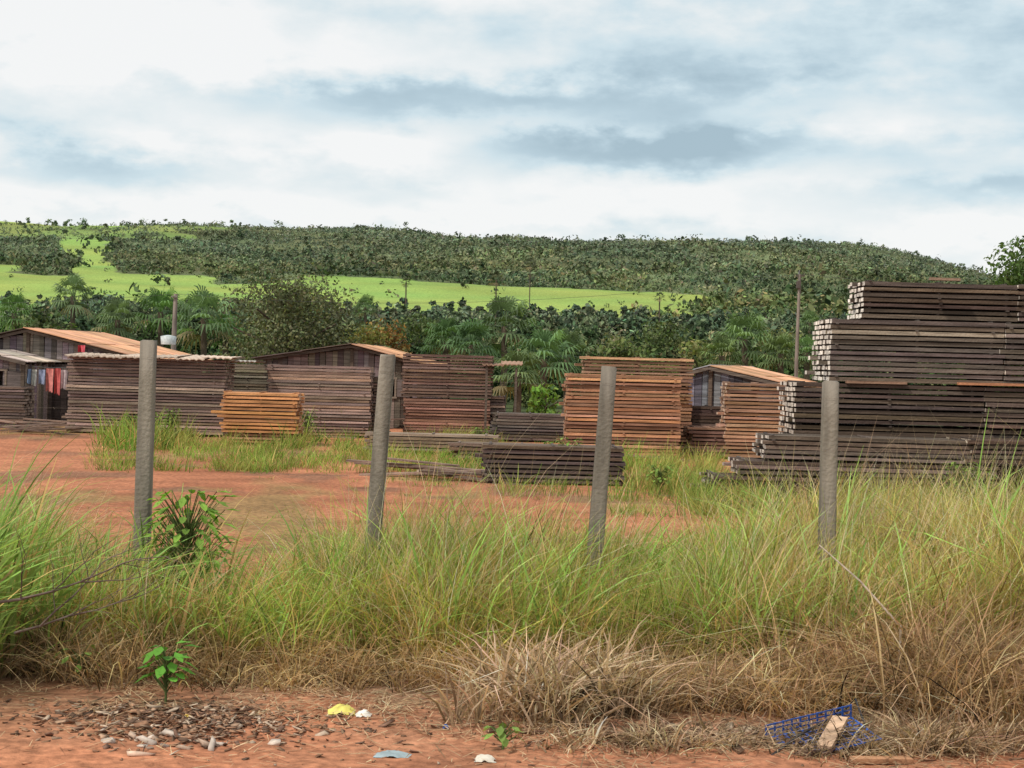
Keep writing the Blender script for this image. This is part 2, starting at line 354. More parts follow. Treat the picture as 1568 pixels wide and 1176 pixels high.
stack('lumber_stack',[(X(620,44),X(752,44),.02,1.05,44,1.4,(.27,.155,.12),brn,.04),(X(616,44),X(754,44),1.08,2.26,44.0,1.4,(.18,.12,.10),brn,.05),(X(752,44),X(774,44),.02,1.15,44.3,1.2,(.24,.17,.14),brn,.04)],.082,.061,8)
stack('lumber_stack',[(X(410,43),X(568,43),.02,1.87,43,1.4,(.26,.19,.165),(.3,.22,.18),.04),(X(568,43),X(592,43),.02,1.6,43.6,1.2,(.16,.12,.10),(.2,.15,.12),.05)],.08,.06,9)
stack('lumber_stack',[(X(340,38),X(458,38),.25,1.22,38,1.1,org,(.5,.3,.18),.06),(X(352,38),X(446,38),.02,.25,38.05,1.0,(.36,.19,.11),(.45,.28,.16),.06)],.085,.062,10)
stack('lumber_stack',[(X(103,41.5),X(345,41.5),.02,1.95,41.5,1.5,(.24,.18,.16),(.3,.22,.18),.04)],.08,.06,11)
stack('lumber_stack',[(X(348,46),X(410,46),.02,1.85,46,1.3,(.15,.13,.11),(.2,.17,.14),.05)],.08,.06,12)
stack('lumber_stack',[(X(758,44),X(868,44),.02,.75,43,1.2,(.13,.11,.10),(.25,.2,.17),.12)],.08,.06,13)
stack('lumber_stack',[(X(570,37),X(760,37),.02,.42,36.5,.8,(.19,.15,.13),(.3,.25,.2),.15)],.08,.06,15)
stack('lumber_stack',[(X(700,35),X(900,35),.02,.36,34,.8,(.20,.145,.12),(.3,.25,.2),.15)],.08,.06,25)
stack('lumber_stack',[(X(745,28),X(955,28),.02,.66,27.4,1.0,(.12,.093,.08),(.4,.32,.26),.06)],.078,.056,16)
stack('lumber_stack',[(X(-60,43),X(38,43),.02,1.1,43,1.2,(.13,.10,.09),(.25,.2,.17),.06)],.08,.06,26)
A=Acc()
for i in range(50):
    px,py=random.choice([(600,655),(690,655),(830,668),(1070,690),(1000,700),(560,660),(720,735),(640,730),(1040,680),(500,668),(60,662)])
    x,y=G(px+random.uniform(-35,35),py+random.uniform(-6,4)); box(A,(x,y,random.uniform(.03,.25)),(random.uniform(.4,1.3),.08,.018),np.array(brn)*random.uniform(.6,1.6),R=rz(random.uniform(-.5,.5))@ry(random.uniform(-.10,.10)),endcol=(.4,.32,.25))
A.make('loose_boards',M_wood)
def sheets(name,x0,x1,y0,y1,z,tilt,col,n):
    A=Acc(); w=(x1-x0)/n
    for i in range(n):
        a=x0+i*w; nx=14; V=[]
        zz=z+random.uniform(-.02,.03); t=tilt+random.uniform(-.02,.02); rr=random.uniform(-.03,.03)
        for j in range(nx+1):
            xx=a+(w+.08)*j/nx; dz=.016*math.cos(j*2.2)
            V+= [(xx,y0+random.uniform(-.02,.02),zz+dz+rr*j/nx),(xx,y1,zz+dz+rr*j/nx+t*(y1-y0))]
        f=[[2*j,2*j+2,2*j+3,2*j+1] for j in range(nx)]
        c=np.array(col)*random.uniform(.6,1.15); A.add(V,f,c)
        V2=np.array(V)-[0,0,.028]; A.add(V2,f,c*.9)
        for k in range(nx): 
            A.add([V[2*k],V[2*k+2],V2[2*k+2],V2[2*k]],[[0,1,2,3]],c)
    return A.make(name,M_roof)
sheets('corrugated_cover_sheets',X(98,41.2),X(350,41.2),41.2,43.3,1.99,.03,(.60,.47,.37),6)
sheets('corrugated_cover_sheets',X(320,41.2),X(380,41.2),41.9,43.6,1.92,-.02,(.55,.52,.47),2)
sheets('corrugated_cover_sheets',X(738,44),X(795,44),43.7,45.2,2.02,.04,(.36,.22,.15),2)
for a,bq in ((745,1.98),(790,1.95)):
    A=Acc(); box(A,(X(a,44),43.8,bq/2),(.03,.03,bq/2),(.12,.09,.07)); A.make('shelter_prop',M_wood)

# ---------- shacks ----------
def shack(name,loc,yaw,wl,wr,L_,hl,hr,hz_,wallcol,roofcol,door=None,window=None,over=.35):
    e=empty(name,loc); e.rotation_euler[2]=yaw
    W=Acc()
    def roofz(x): return hz_-(hz_-hl)*(-x/wl) if x<0 else hz_-(hz_-hr)*(x/wr)
    def wall_line(p0,p1,top,openings=()):
        p0=np.array(p0,float);p1=np.array(p1,float); d=p1-p0; ln=np.linalg.norm(d); a=math.atan2(d[1],d[0]); s=0
        while s<ln:
            w=random.uniform(.14,.24); m=s+w/2
            p=p0+d*min(m/ln,1); t=top(p)-random.uniform(0.02,.1)
            c=np.array(wallcol)*random.uniform(.5,1.9)*np.array([1,random.uniform(.9,1.1),random.uniform(.85,1.25)])
            z0=0
            for (o0,o1,oz0,oz1) in openings:
                if o0<m<o1:
                    if oz0>0: box(W,(p[0],p[1],oz0/2),(w/2-.006,.012,oz0/2),c,R=rz(a))
                    z0=oz1
            if t>z0+.05: box(W,(p[0],p[1],(t+z0)/2),(w/2-.006,.012+random.uniform(0,.006),(t-z0)/2),c,R=rz(a)@ry(random.uniform(-.01,.01)))
            s+=w
    op=[]
    if door: op.append((wl+door-.4,wl+door+.4,0,1.75))
    if window is not None: op.append((wl+window-.35,wl+window+.35,.95,1.5))
    wall_line((-wl,0),(wr,0),lambda p:roofz(p[0]),op)
    wall_line((-wl,L_),(wr,L_),lambda p:roofz(p[0]))
    wall_line((wr,0),(wr,L_),lambda p:roofz(wr)); wall_line((-wl,0),(-wl,L_),lambda p:roofz(-wl))
    W.make('plank_walls',M_wood,e)
    Fm=Acc()
    for xx in (-wl,0,wr):
        for yy in (-.03,L_+.03): box(Fm,(xx,yy,roofz(xx)/2),(.05,.05,roofz(xx)/2-.02),(.11,.08,.06))
    Fm.make('posts',M_wood,e)
    if door:
        D=Acc(); 
        for i in range(4): box(D,(door-.29+i*.19,.06,.86),(.09,.015,.84),np.array([.13,.10,.09])*random.uniform(.7,1.3))
        box(D,(door-.43,-.03,.9),(.03,.03,.9),(.2,.15,.11)); box(D,(door+.43,-.03,.9),(.03,.03,.9),(.2,.15,.11)); box(D,(door,-.03,1.8),(.46,.03,.035),(.2,.15,.11)); D.make('door',M_wood,e)
    if window is not None:
        D=Acc(); 
        for s in (-1,1): box(D,(window+s*.37,-.035,1.22),(.03,.03,.3),(.22,.17,.13))
        for s in (-1,1): box(D,(window,-.035,1.22+s*.3),(.42,.032,.03),(.22,.17,.13))
        box(D,(window+.62,-.05,1.22),(.2,.015,.27),(.14,.11,.1)); D.make('window_frame_and_shutter',M_wood,e)
    Rf=Acc()
    for side,wd,he in ((-1,wl,hl),(1,wr,hr)):
        sl=math.atan2(hz_-he,wd); ln=math.hypot(wd,hz_-he)+over; R=ry(sl*side)
        s=-over
        while s<L_+over:
            w=random.uniform(.4,.7)
            for q in range(2):
                l2=ln/2+.06; cc=np.array([side*math.cos(sl)*ln*(.25+.5*q),s+w/2,hz_-math.sin(sl)*ln*(.25+.5*q)+.05+(.015 if q==0 else 0)+random.uniform(-.008,.008)])
                col=np.array(roofcol[0 if side<0 else 1])*random.uniform(.6,1.15)*np.array([1,random.uniform(.94,1.06),random.uniform(.9,1.1)])
                box(Rf,cc,(l2/2,w/2+.02,.012),col,R=rz(random.uniform(-.012,.012))@R)
            s+=w
    Rf.make('roof_sheets',M_roof,e)
    Rt=Acc()
    for side,wd,he in ((-1,wl,hl),(1,wr,hr)):
        sl=math.atan2(hz_-he,wd); ln=math.hypot(wd,hz_-he)+over*.8
        for yy in (-.2,L_*.5,L_+.2): box(Rt,(side*math.cos(sl)*ln/2,yy,hz_-math.sin(sl)*ln/2-.02),(ln/2,.03,.04),(.13,.10,.08),R=ry(sl*side))
    Rt.make('rafters',M_wood,e)
    return e
orr=(.68,.37,.21); drk=(.16,.12,.10)
x,y,z=P(45,503,48); shack('timber_shack',(x,y,0),math.radians(-7),3.4,3.5,5.2,1.85,1.92,z-.05,(.15,.12,.11),(drk,orr),door=1.0,window=-.6)
x,y,z=P(540,527,50); shack('timber_shack',(x,y,0),math.radians(-4),2.7,2.1,6,2.05,1.98,z-.05,(.13,.10,.085),(drk,orr),window=1.0)
x,y,z=P(1090,560,43); shack('timber_shack',(x,y,0),math.radians(-28),.7,2.4,2.6,1.9,1.62,z-.05,(.10,.10,.105),((.5,.5,.48),orr),window=.9,over=.15)
x,y,z=P(2,538,45); shack('lean_to_shed',(x-.6,y,0),math.radians(-3),1.2,1.25,2,1.9,1.75,2.0,(.15,.12,.11),((.5,.45,.4),(.6,.5,.42)),window=.4,over=.15)
A=Acc()
for (px,py,w,h,c) in [(76,582,.11,.32,(.6,.2,.17)),(88,584,.09,.36,(.55,.10,.09)),(98,581,.08,.26,(.55,.42,.42)),(64,577,.1,.2,(.25,.28,.4)),(52,578,.08,.22,(.5,.48,.42)),(42,576,.09,.2,(.16,.22,.34)),(125,534,.10,.10,(.55,.06,.08))]:
    x,y,z=P(px,py,45 if py>550 else 46); n=6; V=[];f=[]
    for j in range(n+1):
        for i in range(n+1): V.append((x-w+2*w*i/n,y+.04*math.sin(i*1.7+px)+.02*j*math.sin(i),z+h-2*h*j/n*(1-.06*math.sin(i*2))))
    for j in range(n):
        for i in range(n): k=j*(n+1)+i; f.append([k,k+1,k+n+2,k+n+1])
    A.add(V,f,c)
x0,y0,z0=P(30,562,45); x1,_,z1=P(125,564,45); tube(A,[(x0,y0,z0+.05),((x0+x1)/2,y0,z0-.0),(x1,y0,z1+.03)],.006,(.1,.1,.1),4)
A.make('hanging_clothes',M_plain)
def pole(px,pyt,D,r,arms):
    x,y,z=P(px,pyt,D); g=float(terrain(x,y)); e=empty('utility_pole',(x,y,g)); A=Acc()
    tube(A,[(0,0,0),(0,0,(z-g)*.5),(0.03,0,z-g)],[r*1.3,r*1.1,r*.8],(.24,.20,.17),10); A.make('shaft',M_conc,e)
    B=Acc()
    if arms:
        box(B,(0,0,z-g-.35),(.06,.12,.12),(.1,.08,.07)); tube(B,[(0,0,z-g),(.02,0,z-g+.14)],[.03,.02],(.2,.2,.2),6); box(B,(.05,0,z-g-.05),(.14,.03,.03),(.12,.1,.08))
    else:
        box(B,(.0,-.08,z-g-.1),(.1,.05,.03),(.2,.18,.15))
    B.make('insulators',M_conc,e); return (x,y,z)
p1=pole(268,450,56,.085,False); p2=pole(1223,420,54,.055,True)
A=Acc()
def wire(a,b,sag,r,n=14):
    a=np.array(a);b=np.array(b); tube(A,[a+(b-a)*t-np.array([0,0,sag*4*t*(1-t)]) for t in np.linspace(0,1,n)],r,(.06,.06,.06),4)
wire(p2,(p2[0]+20,p2[1]-6,p2[2]+.1),.5,.005); wire(p1,p2,.6,.005); wire(p1,(p1[0]-18,p1[1]+2,p1[2]),.5,.005)
A.make('power_lines',M_wire)
x,y,z=P(258,520,50)
A=Acc(); tube(A,[(x,y,z-.15),(x,y,z+.1),(x,y,z+.14)],[.22,.24,.05],(.45,.5,.5),14); A.make('water_tank',M_plain)

# ---------- fence ----------
posts=[(-138,500,12.1,.02),(228,520,12.1,.022),(594,542,12.0,.066),(933,560,11.9,.062),(1272,582,11.8,.008),(1615,604,11.7,.02)]
ptop=[]
fe=empty('concrete_post_fence',(0,12,0))
for i,(px,pt,D,ln) in enumerate(posts):
    x,y,z=P(px,pt,D); A=Acc(); n=8; V=[];f=[]
    H=z+.25; ln-=.012
    for k in range(n+1):
        t=k/n; w=.060-.006*t
        for (a,b2) in ((-1,-.78),(-.78,-1),(.78,-1),(1,-.78),(1,.78),(.78,1),(-.78,1),(-1,.78)):
            V.append((x-ln*(z-t*H+.25)+a*w+random.uniform(-.0015,.0015),y-12+b2*w+random.uniform(-.0015,.0015),-.25+t*H-(random.uniform(0,.022) if k==n else 0)))
    for k in range(n):
        for q in range(8): q2=(q+1)%8; f.append([k*8+q,k*8+q2,(k+1)*8+q2,(k+1)*8+q])
    b0=n*8; f+= [[b0,b0+1,b0+2,b0+3],[b0,b0+3,b0+4,b0+7],[b0+4,b0+5,b0+6,b0+7]]
    A.add(V,f,np.array([.215,.185,.15])*random.uniform(.85,1.15)); A.make('post_%d'%(i+1),M_conc,fe)
    ptop.append((x,y,z,ln))
A=Acc()
for j in range(5):
    for i in range(len(ptop)-1):
        a=ptop[i];b2=ptop[i+1]; h=.13+j*.38
        qa=np.array([a[0]-a[3]*h,a[1]-12-.062,a[2]-h]); qb=np.array([b2[0]-b2[3]*h,b2[1]-12-.062,b2[2]-h])
        s=random.uniform(.01,.05)
        tube(A,[qa+(qb-qa)*t-np.array([0,0,s*4*t*(1-t)]) for t in np.linspace(0,1,8)],.0006,(.2,.15,.12),4)
        for t in np.linspace(.05,.95,12):
            p=qa+(qb-qa)*t-np.array([0,0,s*4*t*(1-t)]); box(A,p,(.001,.001,.008),(.2,.15,.12),R=ry(random.uniform(-.8,.8)))
A.make('barbed_wire',M_wire,fe)

# ---------- grass ----------
def blades(acc,x,y,h,w,bend,az,cb,ct,segs=4,z0=None):
    n=len(x); z=terrain(x,y)-.01 if z0 is None else z0
    d=np.stack([np.cos(az),np.sin(az)],1); fa=rng.random(n)*math.pi; sd=np.stack([np.cos(fa),np.sin(fa)],1)
    V=np.zeros((n,segs+1,2,3)); Cc=np.zeros((n,segs+1,2,3))
    for k in range(segs+1):
        t=k/segs
        hor=h*(bend*.25*t+bend*.75*t*t); zz=h*(t-.38*np.clip(bend,0,1.6)*t*t*t)
        wd=w*(1-.92*t**1.6)*(.75+.5*min(t*3,1)) 
        cx=x+d[:,0]*hor; cy=y+d[:,1]*hor
        for s,sg in ((0,-1),(1,1)):
            V[:,k,s,0]=cx+sg*sd[:,0]*wd/2; V[:,k,s,1]=cy+sg*sd[:,1]*wd/2; V[:,k,s,2]=z+zz
            tt=min(t*1.25,1); Cc[:,k,s,:]=cb*(1-tt)+ct*tt
    b0=np.arange(n)[:,None]*(segs+1)*2+np.arange(segs)[None,:]*2
    f=np.stack([b0,b0+1,b0+3,b0+2],-1).reshape(-1,4)
    acc.add(V.reshape(-1,3),f,Cc.reshape(-1,3))
def tufts(acc,tx,ty,th,nb,spread,bend,wd,cb,ct,cj=.18,wind=.25,segs=4,tuftvar=.2,dry=0.):
    K=len(tx); x=np.repeat(tx,nb)+rng.normal(size=K*nb)*spread; y=np.repeat(ty,nb)+rng.normal(size=K*nb)*spread
    h=np.repeat(th,nb)*(.4+.7*rng.random(K*nb)); 
    az=np.arctan2(y-np.repeat(ty,nb),x-np.repeat(tx,nb))+rng.normal(size=K*nb)*.9
    az=np.where(rng.random(K*nb)<wind,rng.normal(size=K*nb)*.7,az)
    bn=np.abs(bend*(.2+1.3*rng.random(K*nb)**1.3))
    tv=(1+tuftvar*rng.normal(size=(K,1)))
    jb=(1+cj*rng.normal(size=(K*nb,1)))
    b_=np.repeat(cb*tv,nb,0); t_=np.repeat(ct*tv,nb,0)
    if np.any(np.asarray(dry)>0):
        dr=np.repeat(np.broadcast_to(dry,(K,)),nb)
        m=(rng.random(K*nb)<dr)[:,None]; t_=np.where(m,np.array([.58,.41,.18]),t_); b_=np.where(m,np.array([.44,.27,.12]),b_)
    b_=np.clip(b_*jb,.01,.8); t_=np.clip(t_*jb*(1+.06*rng.normal(size=(K*nb,3))),.01,.8)
    blades(acc,x,y,h,wd*(.6+.8*rng.random(K*nb)),bn,az,b_,t_,segs)
def lerpc(a,b,t): return np.asarray(a)[None]*(1-t[:,None])+np.asarray(b)[None]*t[:,None]
straw=(.56,.40,.18); strawd=(.44,.25,.11); yg=(.45,.45,.10); gbr=(.26,.43,.08)
A=Acc()
n=5000; tx=(rng.random(n)*2-1)*5.6; ty=10.4+4.4*rng.random(n)
front=10.45+.6*(fbm(tx/.8,tx*0,5)-.5)*2+np.where(tx<-2.4,.15,0)-np.where(tx>1.2,.5,0)
back=13.1+1.9*(fbm(tx/1.1,tx*0+3,6)-.5)*2+np.where(tx>1.7,2.0,0)-1.1*np.exp(-((tx+2.2)/.8)**2)
k=(ty>front)&(ty<back); tx=tx[k];ty=ty[k]; n=len(tx)
hh=np.interp(tx,[-5,-3.6,-2.6,-1.7,-.8,0,.8,1.4,2,3,5],[1.05,.92,.82,.78,1.12,1.05,.86,.82,.92,1.12,1.25])*(.42+1.05*fbm(tx/.35,ty/.35,8))*(.85+.3*rng.random(n))
hh*=np.clip(.6+(ty-front[k])*.9,.5,1)*np.clip((back[k]-ty)*.8+.5,.45,1)
q=np.clip((fbm(tx/.6,ty/.6,15)-.34)*3.6,0,1); q2=np.clip((fbm(tx/.5,ty/.7,16)-.35)*3,0,1)
q3=np.clip((fbm(tx/.45+8,ty/.5,17)-.44)*4,0,1)
cb=lerpc(strawd,(.44,.31,.12),q2); ct=lerpc(yg,gbr,q)*(.75+.4*q2[:,None]); 
dryr=np.clip((tx-1.4)/2.8,0,.65)*(.4+.6*q2); ct=ct*(1-dryr[:,None])+np.array(straw)*dryr[:,None]
tufts(A,tx,ty,hh,24,.13,.85,.0085,cb,ct,cj=.26,dry=.12+.45*q3,tuftvar=.28)
m=2000; j=rng.integers(0,n,m)
tufts(A,tx[j],ty[j],hh[j]*1.28,6,.12,.65,.0045,np.tile(straw,(m,1)),np.tile((.70,.56,.38),(m,1)),wind=.6)
m=650; j=rng.integers(0,n,m)
tufts(A,tx[j],ty[j],hh[j]*1.14,7,.07,1.0,.019,np.tile((.22,.32,.07),(m,1)),np.tile((.36,.56,.15),(m,1)),segs=6)
m=1300; tx=(rng.random(m)*2-1)*5.2; ty=10.1+.7*rng.random(m)+.6*(fbm(tx/.8,tx*0,5)-.5)*2-np.where(tx>1.2,.4,0)
tufts(A,tx,ty,.12+.42*rng.random(m),14,.13,1.4,.007,np.tile((.42,.26,.14),(m,1)),np.tile((.54,.38,.20),(m,1)),cj=.35,tuftvar=.3)
A.make('tall_roadside_grass',M_grass)
A=Acc(); n=60
tx=-3.3+rng.normal(size=n)*.28-.2; ty=9.6+rng.normal(size=n)*.5; tx=np.minimum(tx,-ty*.305)
tufts(A,tx,ty,1.2+.6*rng.random(n),13,.09,.75,.024,np.tile((.2,.24,.07),(n,1)),np.tile((.30,.46,.12),(n,1)),segs=7,dry=.14,cj=.28)
n=60; tx=-3.1+rng.normal(size=n)*.5; ty=10.8+rng.normal(size=n)*.4
tufts(A,tx,ty,.7+.35*rng.random(n),14,.08,.8,.016,np.tile((.25,.26,.09),(n,1)),np.tile((.27,.42,.11),(n,1)),segs=6,dry=.3)
n=16; tx=-2.55+rng.normal(size=n)*.22; ty=11.7+rng.normal(size=n)*.2
tufts(A,tx,ty,.85+.3*rng.random(n),14,.07,.8,.022,np.tile((.2,.27,.07),(n,1)),np.tile((.28,.46,.12),(n,1)),segs=6,dry=.1)
A.make('tall_guinea_grass',M_grass)
A=Acc()
def dead(cx,cy,sx,sy,n,h,bend=1.3,col=(.40,.27,.15),wd=.009):
    tx=cx+rng.normal(size=n)*sx; ty=cy+rng.normal(size=n)*sy
    c=np.array(col)*(1+.25*rng.normal(size=(n,1))); tufts(A,tx,ty,h*(.5+.7*rng.random(n)),26,.07,bend,wd,np.clip(c*.65,.03,1),np.clip(c,.05,1),wind=.1,cj=.35,tuftvar=.25)
x,y=G(850,1105); dead(x,y+.1,.2,.12,30,.58,1.2,(.62,.45,.30),.014)
x,y=G(950,1090); dead(x,y,.22,.2,20,.5,1.3,(.54,.38,.24))
x,y=G(1400,1080); dead(x,y+.25,.42,.28,100,.85,1.4,(.48,.31,.18))
x,y=G(1530,1100); dead(x,y,.32,.3,64,.9,1.3,(.52,.35,.20))
x,y=G(1450,1150); dead(x,y,.32,.1,40,.3,1.6,(.52,.37,.24))
x,y=G(1170,1095); dead(x,y+.15,.35,.15,46,.45,1.6,(.52,.35,.21))
x,y=G(1030,1150); dead(x,y,.3,.15,26,.2,1.7,(.5,.36,.23))
x,y=G(60,1040); dead(x,y,.35,.15,34,.5,1.4,(.5,.35,.20))
x,y=G(420,1050); dead(x,y,.5,.12,26,.3,1.5,(.5,.35,.19))
A.make('dead_grass_clumps',M_grass)
A=Acc(); n=22000; x=(rng.random(n)*2-1)*4.8; y=9.6+rng.normal(size=n)*.75+np.where(x>0,-.6,.1)
k=(y>7.5)&(rng.random(n)<np.clip(fbm(x/.35,y/.35,91)*3-.95,.06,1)); x=x[k];y=y[k];n=len(x)
ang=rng.random(n)*6.283; ln=.04+.16*rng.random(n)**2; w=.004+.006*rng.random(n); z=terrain(x,y)+.008+.025*rng.random(n)
d=np.stack([np.cos(ang),np.sin(ang),rng.normal(size=n)*.15],1)*ln[:,None]; s=np.stack([-np.sin(ang),np.cos(ang),0*ang],1)*w[:,None]/2
p=np.stack([x,y,z],1); V=np.stack([p-s,p+s,p+d+s*.4,p+d-s*.4],1)
cc=np.array([.52,.38,.24])*(1+.35*rng.normal(size=(n,1))); A.add(V.reshape(-1,3),np.arange(4*n).reshape(-1,4),np.repeat(np.clip(cc,.05,.7),4,0)); A.make('straw_litter',M_grass)
# yard grass patches
A=Acc()
def patch(poly,n,h,ct,nb=16,w=.011,sp=.15,thr=.44):
    (x0,y0,x1,y1)=poly; px=x0+(x1-x0)*rng.random(n); py=y0+(y1-y0)*rng.random(n)
    k=fbm(px/30,py/9,int(x0)+3)>thr; q=np.array([G(a,b) for a,b in zip(px[k],py[k])]); 
    if len(q)==0: return
    K=len(q); t=fbm(q[:,0]/.8,q[:,1]/.8,4)
    c=np.array(ct)[None]*(.5+.95*t[:,None]); yel=np.clip((fbm(q[:,0]/.7,q[:,1]/.9,14)-.42)*3,0,.7)[:,None]; c=c*(1-yel)+np.array([.42,.40,.13])*yel
    tufts(A,q[:,0],q[:,1],h*(.25+1.1*rng.random(K)**1.7)*(.5+1.0*t),nb,sp,.75,w,c*.8,c,segs=3,dry=.13,cj=.25)
patch((150,672,430,722),520,.36,(.20,.34,.06)); patch((160,655,300,690),200,.75,(.17,.31,.055),w=.02)
patch((330,675,760,724),760,.40,(.22,.36,.07)); patch((420,655,560,690),190,.7,(.19,.31,.06),w=.018); patch((640,665,760,700),190,.48,(.25,.38,.08))
patch((770,670,960,762),220,.40,(.20,.31,.07)); patch((940,700,1110,770),460,.55,(.24,.37,.08)); patch((1060,752,1640,795),1100,.55,(.23,.33,.08))
patch((600,725,900,745),110,.25,(.25,.34,.08)); patch((60,700,1300,820),170,.12,(.22,.28,.08),10,.01,.08,.52); patch((0,658,160,668),60,.2,(.2,.27,.07))
patch((950,770,1150,795),60,.3,(.26,.32,.09)); patch((860,640,1070,700),80,.35,(.24,.31,.08))
A.make('yard_grass_patches',M_grass)
def plant(name,px,py,h,r,nl,ls,col,D=None,wf=.32):
    x,y=G(px,py) if D is None else (P(px,py,D)[0],D)
    e=empty(name,(x,y,float(terrain(x,y)))); T=Acc(); Lf=Acc(); V=[];Cc=[]
    for i in range(nl):
        a=i*2.4+random.random(); t=.25+.75*i/nl; b0=np.array([0,0,h*t*.75]); d=np.array([math.cos(a),math.sin(a),.25])
        tip=b0+d*r*random.uniform(.5,1)+np.array([0,0,h*.2]); tube(T,[(0,0,0),b0,tip],[.008,.006,.003],(.12,.16,.05),5)
        s=np.array([-math.sin(a),math.cos(a),0])*ls*wf; dd=np.array([math.cos(a),math.sin(a),random.uniform(-1.0,.1)]); dd=dd/np.linalg.norm(dd)*ls*random.uniform(.7,1.2)
        c=np.array(col)*random.uniform(.6,1.35); mid=tip+dd*.45; up=np.array([0,0,ls*.08])
        V+=[tip,mid-s+up,tip+dd*.55,tip+dd*.1, tip,tip+dd*.1,tip+dd*.55,mid+s+up, mid-s+up,tip+dd*.75-s*.6,tip+dd,tip+dd*.5, tip+dd*.5,tip+dd,tip+dd*.75+s*.6,mid+s+up]; Cc+=[c]*16
    T.make('stems',M_leaf,e); Lf.add(np.array(V),np.arange(len(V)).reshape(-1,4),np.array(Cc)); Lf.make('leaves',M_leaf,e)
plant('broadleaf_sapling',252,1085,.36,.09,30,.10,(.14,.36,.05))
plant('broadleaf_weed',285,900,1.05,.28,140,.13,(.22,.37,.06),11.6,wf=.22)
plant('broadleaf_weed',1290,900,.7,.2,20,.10,(.2,.33,.07),12.3)
plant('broadleaf_weed',770,1150,.14,.08,14,.07,(.22,.34,.08))
plant('broadleaf_weed',120,1050,.22,.12,14,.07,(.2,.32,.07))
for (px,py,h) in [(235,672,.7),(200,668,.6),(262,668,.75),(470,672,.8),(455,670,.7),(735,690,.6),(845,735,.7),(870,740,.8),(1500,790,.7),(1470,790,.8),(1010,760,.5)]:
    plant('yard_weed',px,py,h,.22,70,.085,(.19,.30,.06))
A=Acc()
def twig(p,d,l,r,dep):
    pts=[np.array(p)]; dd=np.array(d,float)
    for i in range(4):
        dd=dd+np.array([random.uniform(-.2,.2),random.uniform(-.2,.2),random.uniform(-.15,.2)]); dd/=np.linalg.norm(dd); pts.append(pts[-1]+dd*l/4)
    tube(A,pts,np.linspace(r,r*.4,5),(.16,.12,.10),5)
    if dep:
        for i in (1,2,3,4):
            nd=dd+np.array([random.uniform(-.9,.9),random.uniform(-.6,.6),random.uniform(-.4,.9)]); twig(pts[i],nd/np.linalg.norm(nd),l*.5,r*.5,dep-1)
x,y,z=P(-20,925,9.1); twig((x,y,z),(1,-.1,.2),.75,.010,2); x,y,z=P(60,960,9.1); twig((x,y,z),(.6,-.1,.6),.5,.007,2); x,y,z=P(20,970,9.1); twig((x,y,z),(.9,.1,.4),.6,.008,2)
A.make('dead_branch',M_bark)
A=Acc(); x,y,z=P(1380,960,9.7); x2,y2,z2=P(1255,835,9.9); tube(A,[(x,y,z-.3),(x,y,z),((x+x2)/2-.02,y,(z+z2)/2+.04),(x2,y2,z2)],[.010,.008,.006,.004],(.42,.34,.26),6); A.make('dry_stem',M_bark)
# ---------- litter ----------
def chips(name,cx,cy,sx,sy,n,s0,s1,cols,mat=M_stone,zup=.0,flat=.28):
    A=Acc()
    for i in range(n):
        x=cx+random.gauss(0,sx); y=cy+random.gauss(0,sy); s=random.uniform(s0,s1); z=float(terrain(x,y))+s*.12+zup*max(0,1-((x-cx)/sx/2)**2-((y-cy)/sy/2)**2)*random.random()
        p=np.array([[a,b2,c] for c in(-1,1) for (a,b2) in((-1,-1),(1,-1),(1,1),(-1,1))],float)
        p+=np.array([[random.uniform(-.6,.6) for _ in range(3)] for _ in range(8)]); p*=np.array([s*random.uniform(.5,1.9),s*random.uniform(.25,.7),s*flat])*.5
        R=rz(random.random()*6.3)@rx(random.uniform(-.6,.6))@ry(random.uniform(-.4,.4)); v=p@R.T+np.array([x,y,z])
        A.add(v,[[0,3,2,1],[4,5,6,7],[0,1,5,4],[1,2,6,5],[2,3,7,6],[3,0,4,7]],np.array(random.choice(cols))*random.uniform(.6,1.2))
    return A.make(name,mat)
cw=[(.42,.27,.18),(.5,.38,.28),(.3,.17,.1),(.36,.2,.12),(.2,.11,.075),(.15,.09,.06),(.28,.15,.09)]
x,y=G(275,1112); chips('wood_chip_pile',x,y,.40,.27,1400,.01,.045,cw,zup=.04,flat=.15)
x,y=G(245,1140); chips('rubble_stones',x,y,.24,.12,22,.03,.075,[(.6,.5,.42),(.5,.36,.27),(.42,.25,.16)],flat=.4)
x,y=G(784,1110); chips('scattered_pebbles',x,y,2.3,.55,1100,.008,.03,cw+[(.4,.18,.1)])
x,y=G(1060,1125); chips('brick_fragments',x,y,.1,.05,7,.04,.08,[(.55,.26,.16),(.6,.35,.24)])
x,y=G(1180,1140); chips('wood_chips',x,y,.6,.17,600,.02,.08,cw,flat=.15)
def crumple(name,px,py,w,d,h,col,n=9):
    x,y=G(px,py); z=float(terrain(x,y)); V=[];f=[]
    for j in range(n+1):
        for i in range(n+1):
            a=i/n*2-1;b2=j/n*2-1; r=max(0,1-a*a*.9-b2*b2*.9)
            V.append((x+a*w*random.uniform(.75,1),y+b2*d*random.uniform(.75,1),z+.004+h*r**.5*random.uniform(.45,1.1)))
    for j in range(n):
        for i in range(n): k=j*(n+1)+i; f.append([k,k+1,k+n+2,k+n+1])
    A=Acc(); A.add(V,f,col); A.make(name,M_plain)
crumple('yellow_plastic_bag',522,1097,.085,.06,.05,(.70,.62,.14)); crumple('white_plastic_scrap',556,1102,.05,.04,.035,(.72,.69,.62),6)
crumple('plastic_sheet_scrap',600,1164,.10,.05,.025,(.30,.37,.39)); crumple('white_plastic_scrap',742,1170,.06,.04,.03,(.6,.55,.46),6); crumple('blue_plastic_scrap',682,1122,.02,.02,.025,(.05,.12,.4),4)
crumple('yellow_plastic_scrap',288,1108,.04,.03,.03,(.6,.42,.05),5)
